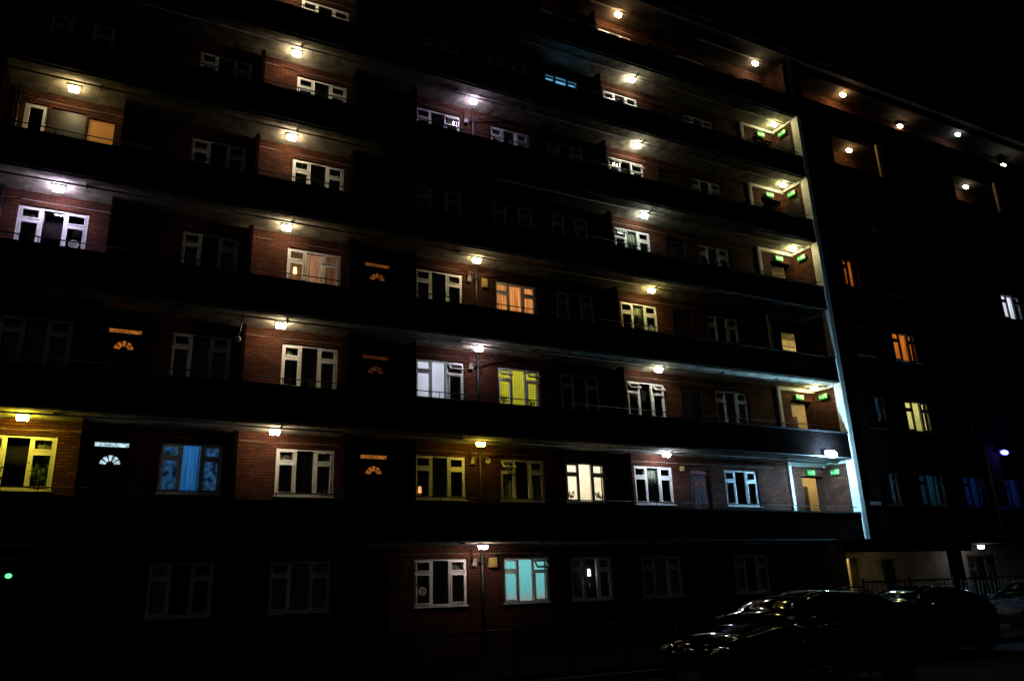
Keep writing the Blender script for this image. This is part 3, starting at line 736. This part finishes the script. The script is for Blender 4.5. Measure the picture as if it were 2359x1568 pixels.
        for i in range(7):
            a=2*math.pi*i/7; tube(bm,[(0,-.085,0),(.2*math.cos(a),-.075,.2*math.sin(a))],.022,5)
        bmesh.ops.create_cone(bm,segments=20,radius1=.19,radius2=.19,depth=.1,cap_ends=True,matrix=Matrix.Rotation(math.pi/2,4,'X'))
        lm_cache['rim']=mesh_from(bm,'rim',rim)
    for c in wx:
        for s in (-1,1):
            w=obj('wheel',lm_cache['tyre'],t,(c,s*.79,.335),(0,0,0 if s<0 else math.pi)); obj('rim',lm_cache['rim'],w)
    for s in (-1,1):
        bm=bmesh.new(); bmesh.ops.create_uvsphere(bm,u_segments=14,v_segments=8,radius=1)
        for v in bm.verts: v.co=Vector((v.co.x*.14,v.co.y*.17,v.co.z*.085))
        obj('headlight',mesh_from(bm,'headlight',lamp_m,True),t,(-h+.14,s*.58,.70*hs))
        bm=bmesh.new(); bmesh.ops.create_uvsphere(bm,u_segments=14,v_segments=8,radius=1)
        for v in bm.verts: v.co=Vector((v.co.x*.08,v.co.y*.1,v.co.z*.17))
        obj('tail_light',mesh_from(bm,'tail_light',tail_m,True),t,(h-.1,s*.68,.85*hs))
        bm=bmesh.new(); bmesh.ops.create_uvsphere(bm,u_segments=14,v_segments=8,radius=1)
        for v in bm.verts: v.co=Vector((v.co.x*.07,v.co.y*.12,v.co.z*.085))
        obj('wing_mirror',mesh_from(bm,'wing_mirror',pm,True),t,(-h+1.62,s*1.0,1.06*hs))
        for xx in (-h+2.6,.85):
            obj('door_handle',boxme('door_handle',[(-.09,.09,-.015,.015,-.012,.012)],pm,.004),t,(xx,s*.905,.86*hs))
    obj('grille',boxme('grille',[(-.015,.02,-.36,.36,-.09,.09)],M['black'],.004),t,(-h+.005,0,.52*hs))
    obj('number_plate',boxme('number_plate',[(-.012,.0,-.26,.26,-.055,.055)],platem),t,(-h-.005,0,.36))
    return t
car('glossy black estate car with roof rails and wet paint',10.2,9.95,0.03,(.0008,.0008,.001),'black_car_paint',.98,4.4)
car('dark blue hatchback with wet paint by the railing',16.4,12.5,0.0,(.001,.0015,.006),'navy_car_paint',.95,4.1)
car('silver hatchback parked by the railing',23.2,13.6,0.05,(.04,.04,.045),'silver_car_paint',.98,4.2)

# ================================================================ BICYCLES
steel=mat('bicycle_steel',(.4,.4,.42),.45,metal=1,var=.1); fr=mat('bicycle_frame_paint',(.008,.008,.01),.4,var=.1,spec=.2)
def bicycle(x,y,rot,lean):
    t=thing('bicycle','dark bicycle standing in front of the black car','bicycle',(x,y,0),(lean,0,rot),group='bicycles by the parked car')
    for cx in (-.53,.53):
        bm=bmesh.new(); tube(bm,circle((0,0,0),.325,40),.017,8,True)
        w=obj('wheel',mesh_from(bm,'wheel',M['black']),t,(cx,0,.345))
        bm=bmesh.new(); tube(bm,circle((0,0,0),.301,40),.010,6,True)
        for i in range(24):
            a=2*math.pi*i/24; s=.02 if i%2 else -.02
            tube(bm,[(.015*math.cos(a+1),s,.015*math.sin(a+1)),(.3*math.cos(a),0,.3*math.sin(a))],.0015,4)
        tube(bm,[(0,-.05,0),(0,.05,0)],.014,8)
        obj('rim',mesh_from(bm,'rim',steel),w)
    z=.345
    bb=(.08,0,.29); seat=(.22,0,.82); head=(-.36,0,.86); hl=(-.40,0,.74)
    bm=bmesh.new()
    for p,q,r in ((bb,seat,.016),(bb,hl,.018),((.2,0,.76),(-.365,0,.85),.016),(hl,head,.019)): tube(bm,[p,q],r,8)
    for s in (-.05,.05):
        tube(bm,[(.09,s*.5,.29),(.53,s,z)],.009,6); tube(bm,[(.2,s*.4,.75),(.53,s,z)],.008,6)
        tube(bm,[(-.41,s,.70),(-.46,s,.5),(-.53,s,z)],.011,6)
    obj('frame',mesh_from(bm,'frame',fr),t)
    obj('handlebar',tubeme('handlebar',[[(-.36,0,.86),(-.35,0,1.0)],[(-.22,-.27,1.02),(-.33,-.2,1.02),(-.37,0,1.0),(-.33,.2,1.02),(-.22,.27,1.02)]],.012,fr),t)
    bm=bmesh.new(); bmesh.ops.create_uvsphere(bm,u_segments=16,v_segments=10,radius=1)
    for v in bm.verts:
        v.co=Vector((v.co.x*.14,v.co.y*(.03+.05*max(0,v.co.x+.4)),v.co.z*.03))
    obj('saddle',mesh_from(bm,'saddle',M['black'],True),t,(.24,0,.93))
    obj('seat_post',tubeme('seat_post',[[(.22,0,.82),(.24,0,.92)]],.012,fr),t)
    bm=bmesh.new(); tube(bm,circle((.08,-.045,.29),.09,24),.006,6,True)
    tube(bm,[(.08,-.06,.29),(.02,-.07,.13)],.009,6); tube(bm,[(.08,.06,.29),(.14,.07,.45)],.009,6)
    box(bm,-.03,.06,-.14,-.075,.115,.14); box(bm,.10,.19,.075,.14,.44,.465)
    obj('crankset',mesh_from(bm,'crankset',steel),t)
    return t
bicycle(9.25,8.5,.02,.05)

# ================================================================ WORLD / CAMERA
w=bpy.data.worlds.new('World'); S.world=w; w.use_nodes=True
nt=w.node_tree; bg=nt.nodes['Background']; sky=nt.nodes.new('ShaderNodeTexSky'); sky.sky_type='NISHITA'; sky.sun_disc=False
sky.sun_elevation=math.radians(-6); sky.sun_rotation=math.radians(200)
nt.links.new(sky.outputs[0],bg.inputs['Color']); bg.inputs['Strength'].default_value=.012
sl=bpy.data.lights.new('facade_fill','SUN'); sl.energy=.011; sl.angle=math.radians(12); sl.color=(.8,.85,1)  # weak front fill added to lift the unlit facade
so=bpy.data.objects.new('facade_fill',sl); COL.objects.link(so); so.rotation_euler=(math.radians(75),0,math.radians(-20))
cd=bpy.data.cameras.new('camera'); cam=bpy.data.objects.new('camera',cd); COL.objects.link(cam)
cd.sensor_width=36; cd.lens=36*1821/2359; cd.clip_end=2000; cd.clip_start=.05
r=Vector((.8879,-.4590,-.0340)).normalized(); f=Vector((.4467,.8417,.3034)).normalized()
u=r.cross(f).normalized(); r=f.cross(u).normalized()
cam.matrix_world=Matrix(((r.x,u.x,-f.x,0),(r.y,u.y,-f.y,0),(r.z,u.z,-f.z,CZ),(0,0,0,1)))
S.camera=cam
S.view_settings.view_transform='Standard'; S.view_settings.look='None'; S.view_settings.exposure=0; S.view_settings.gamma=1
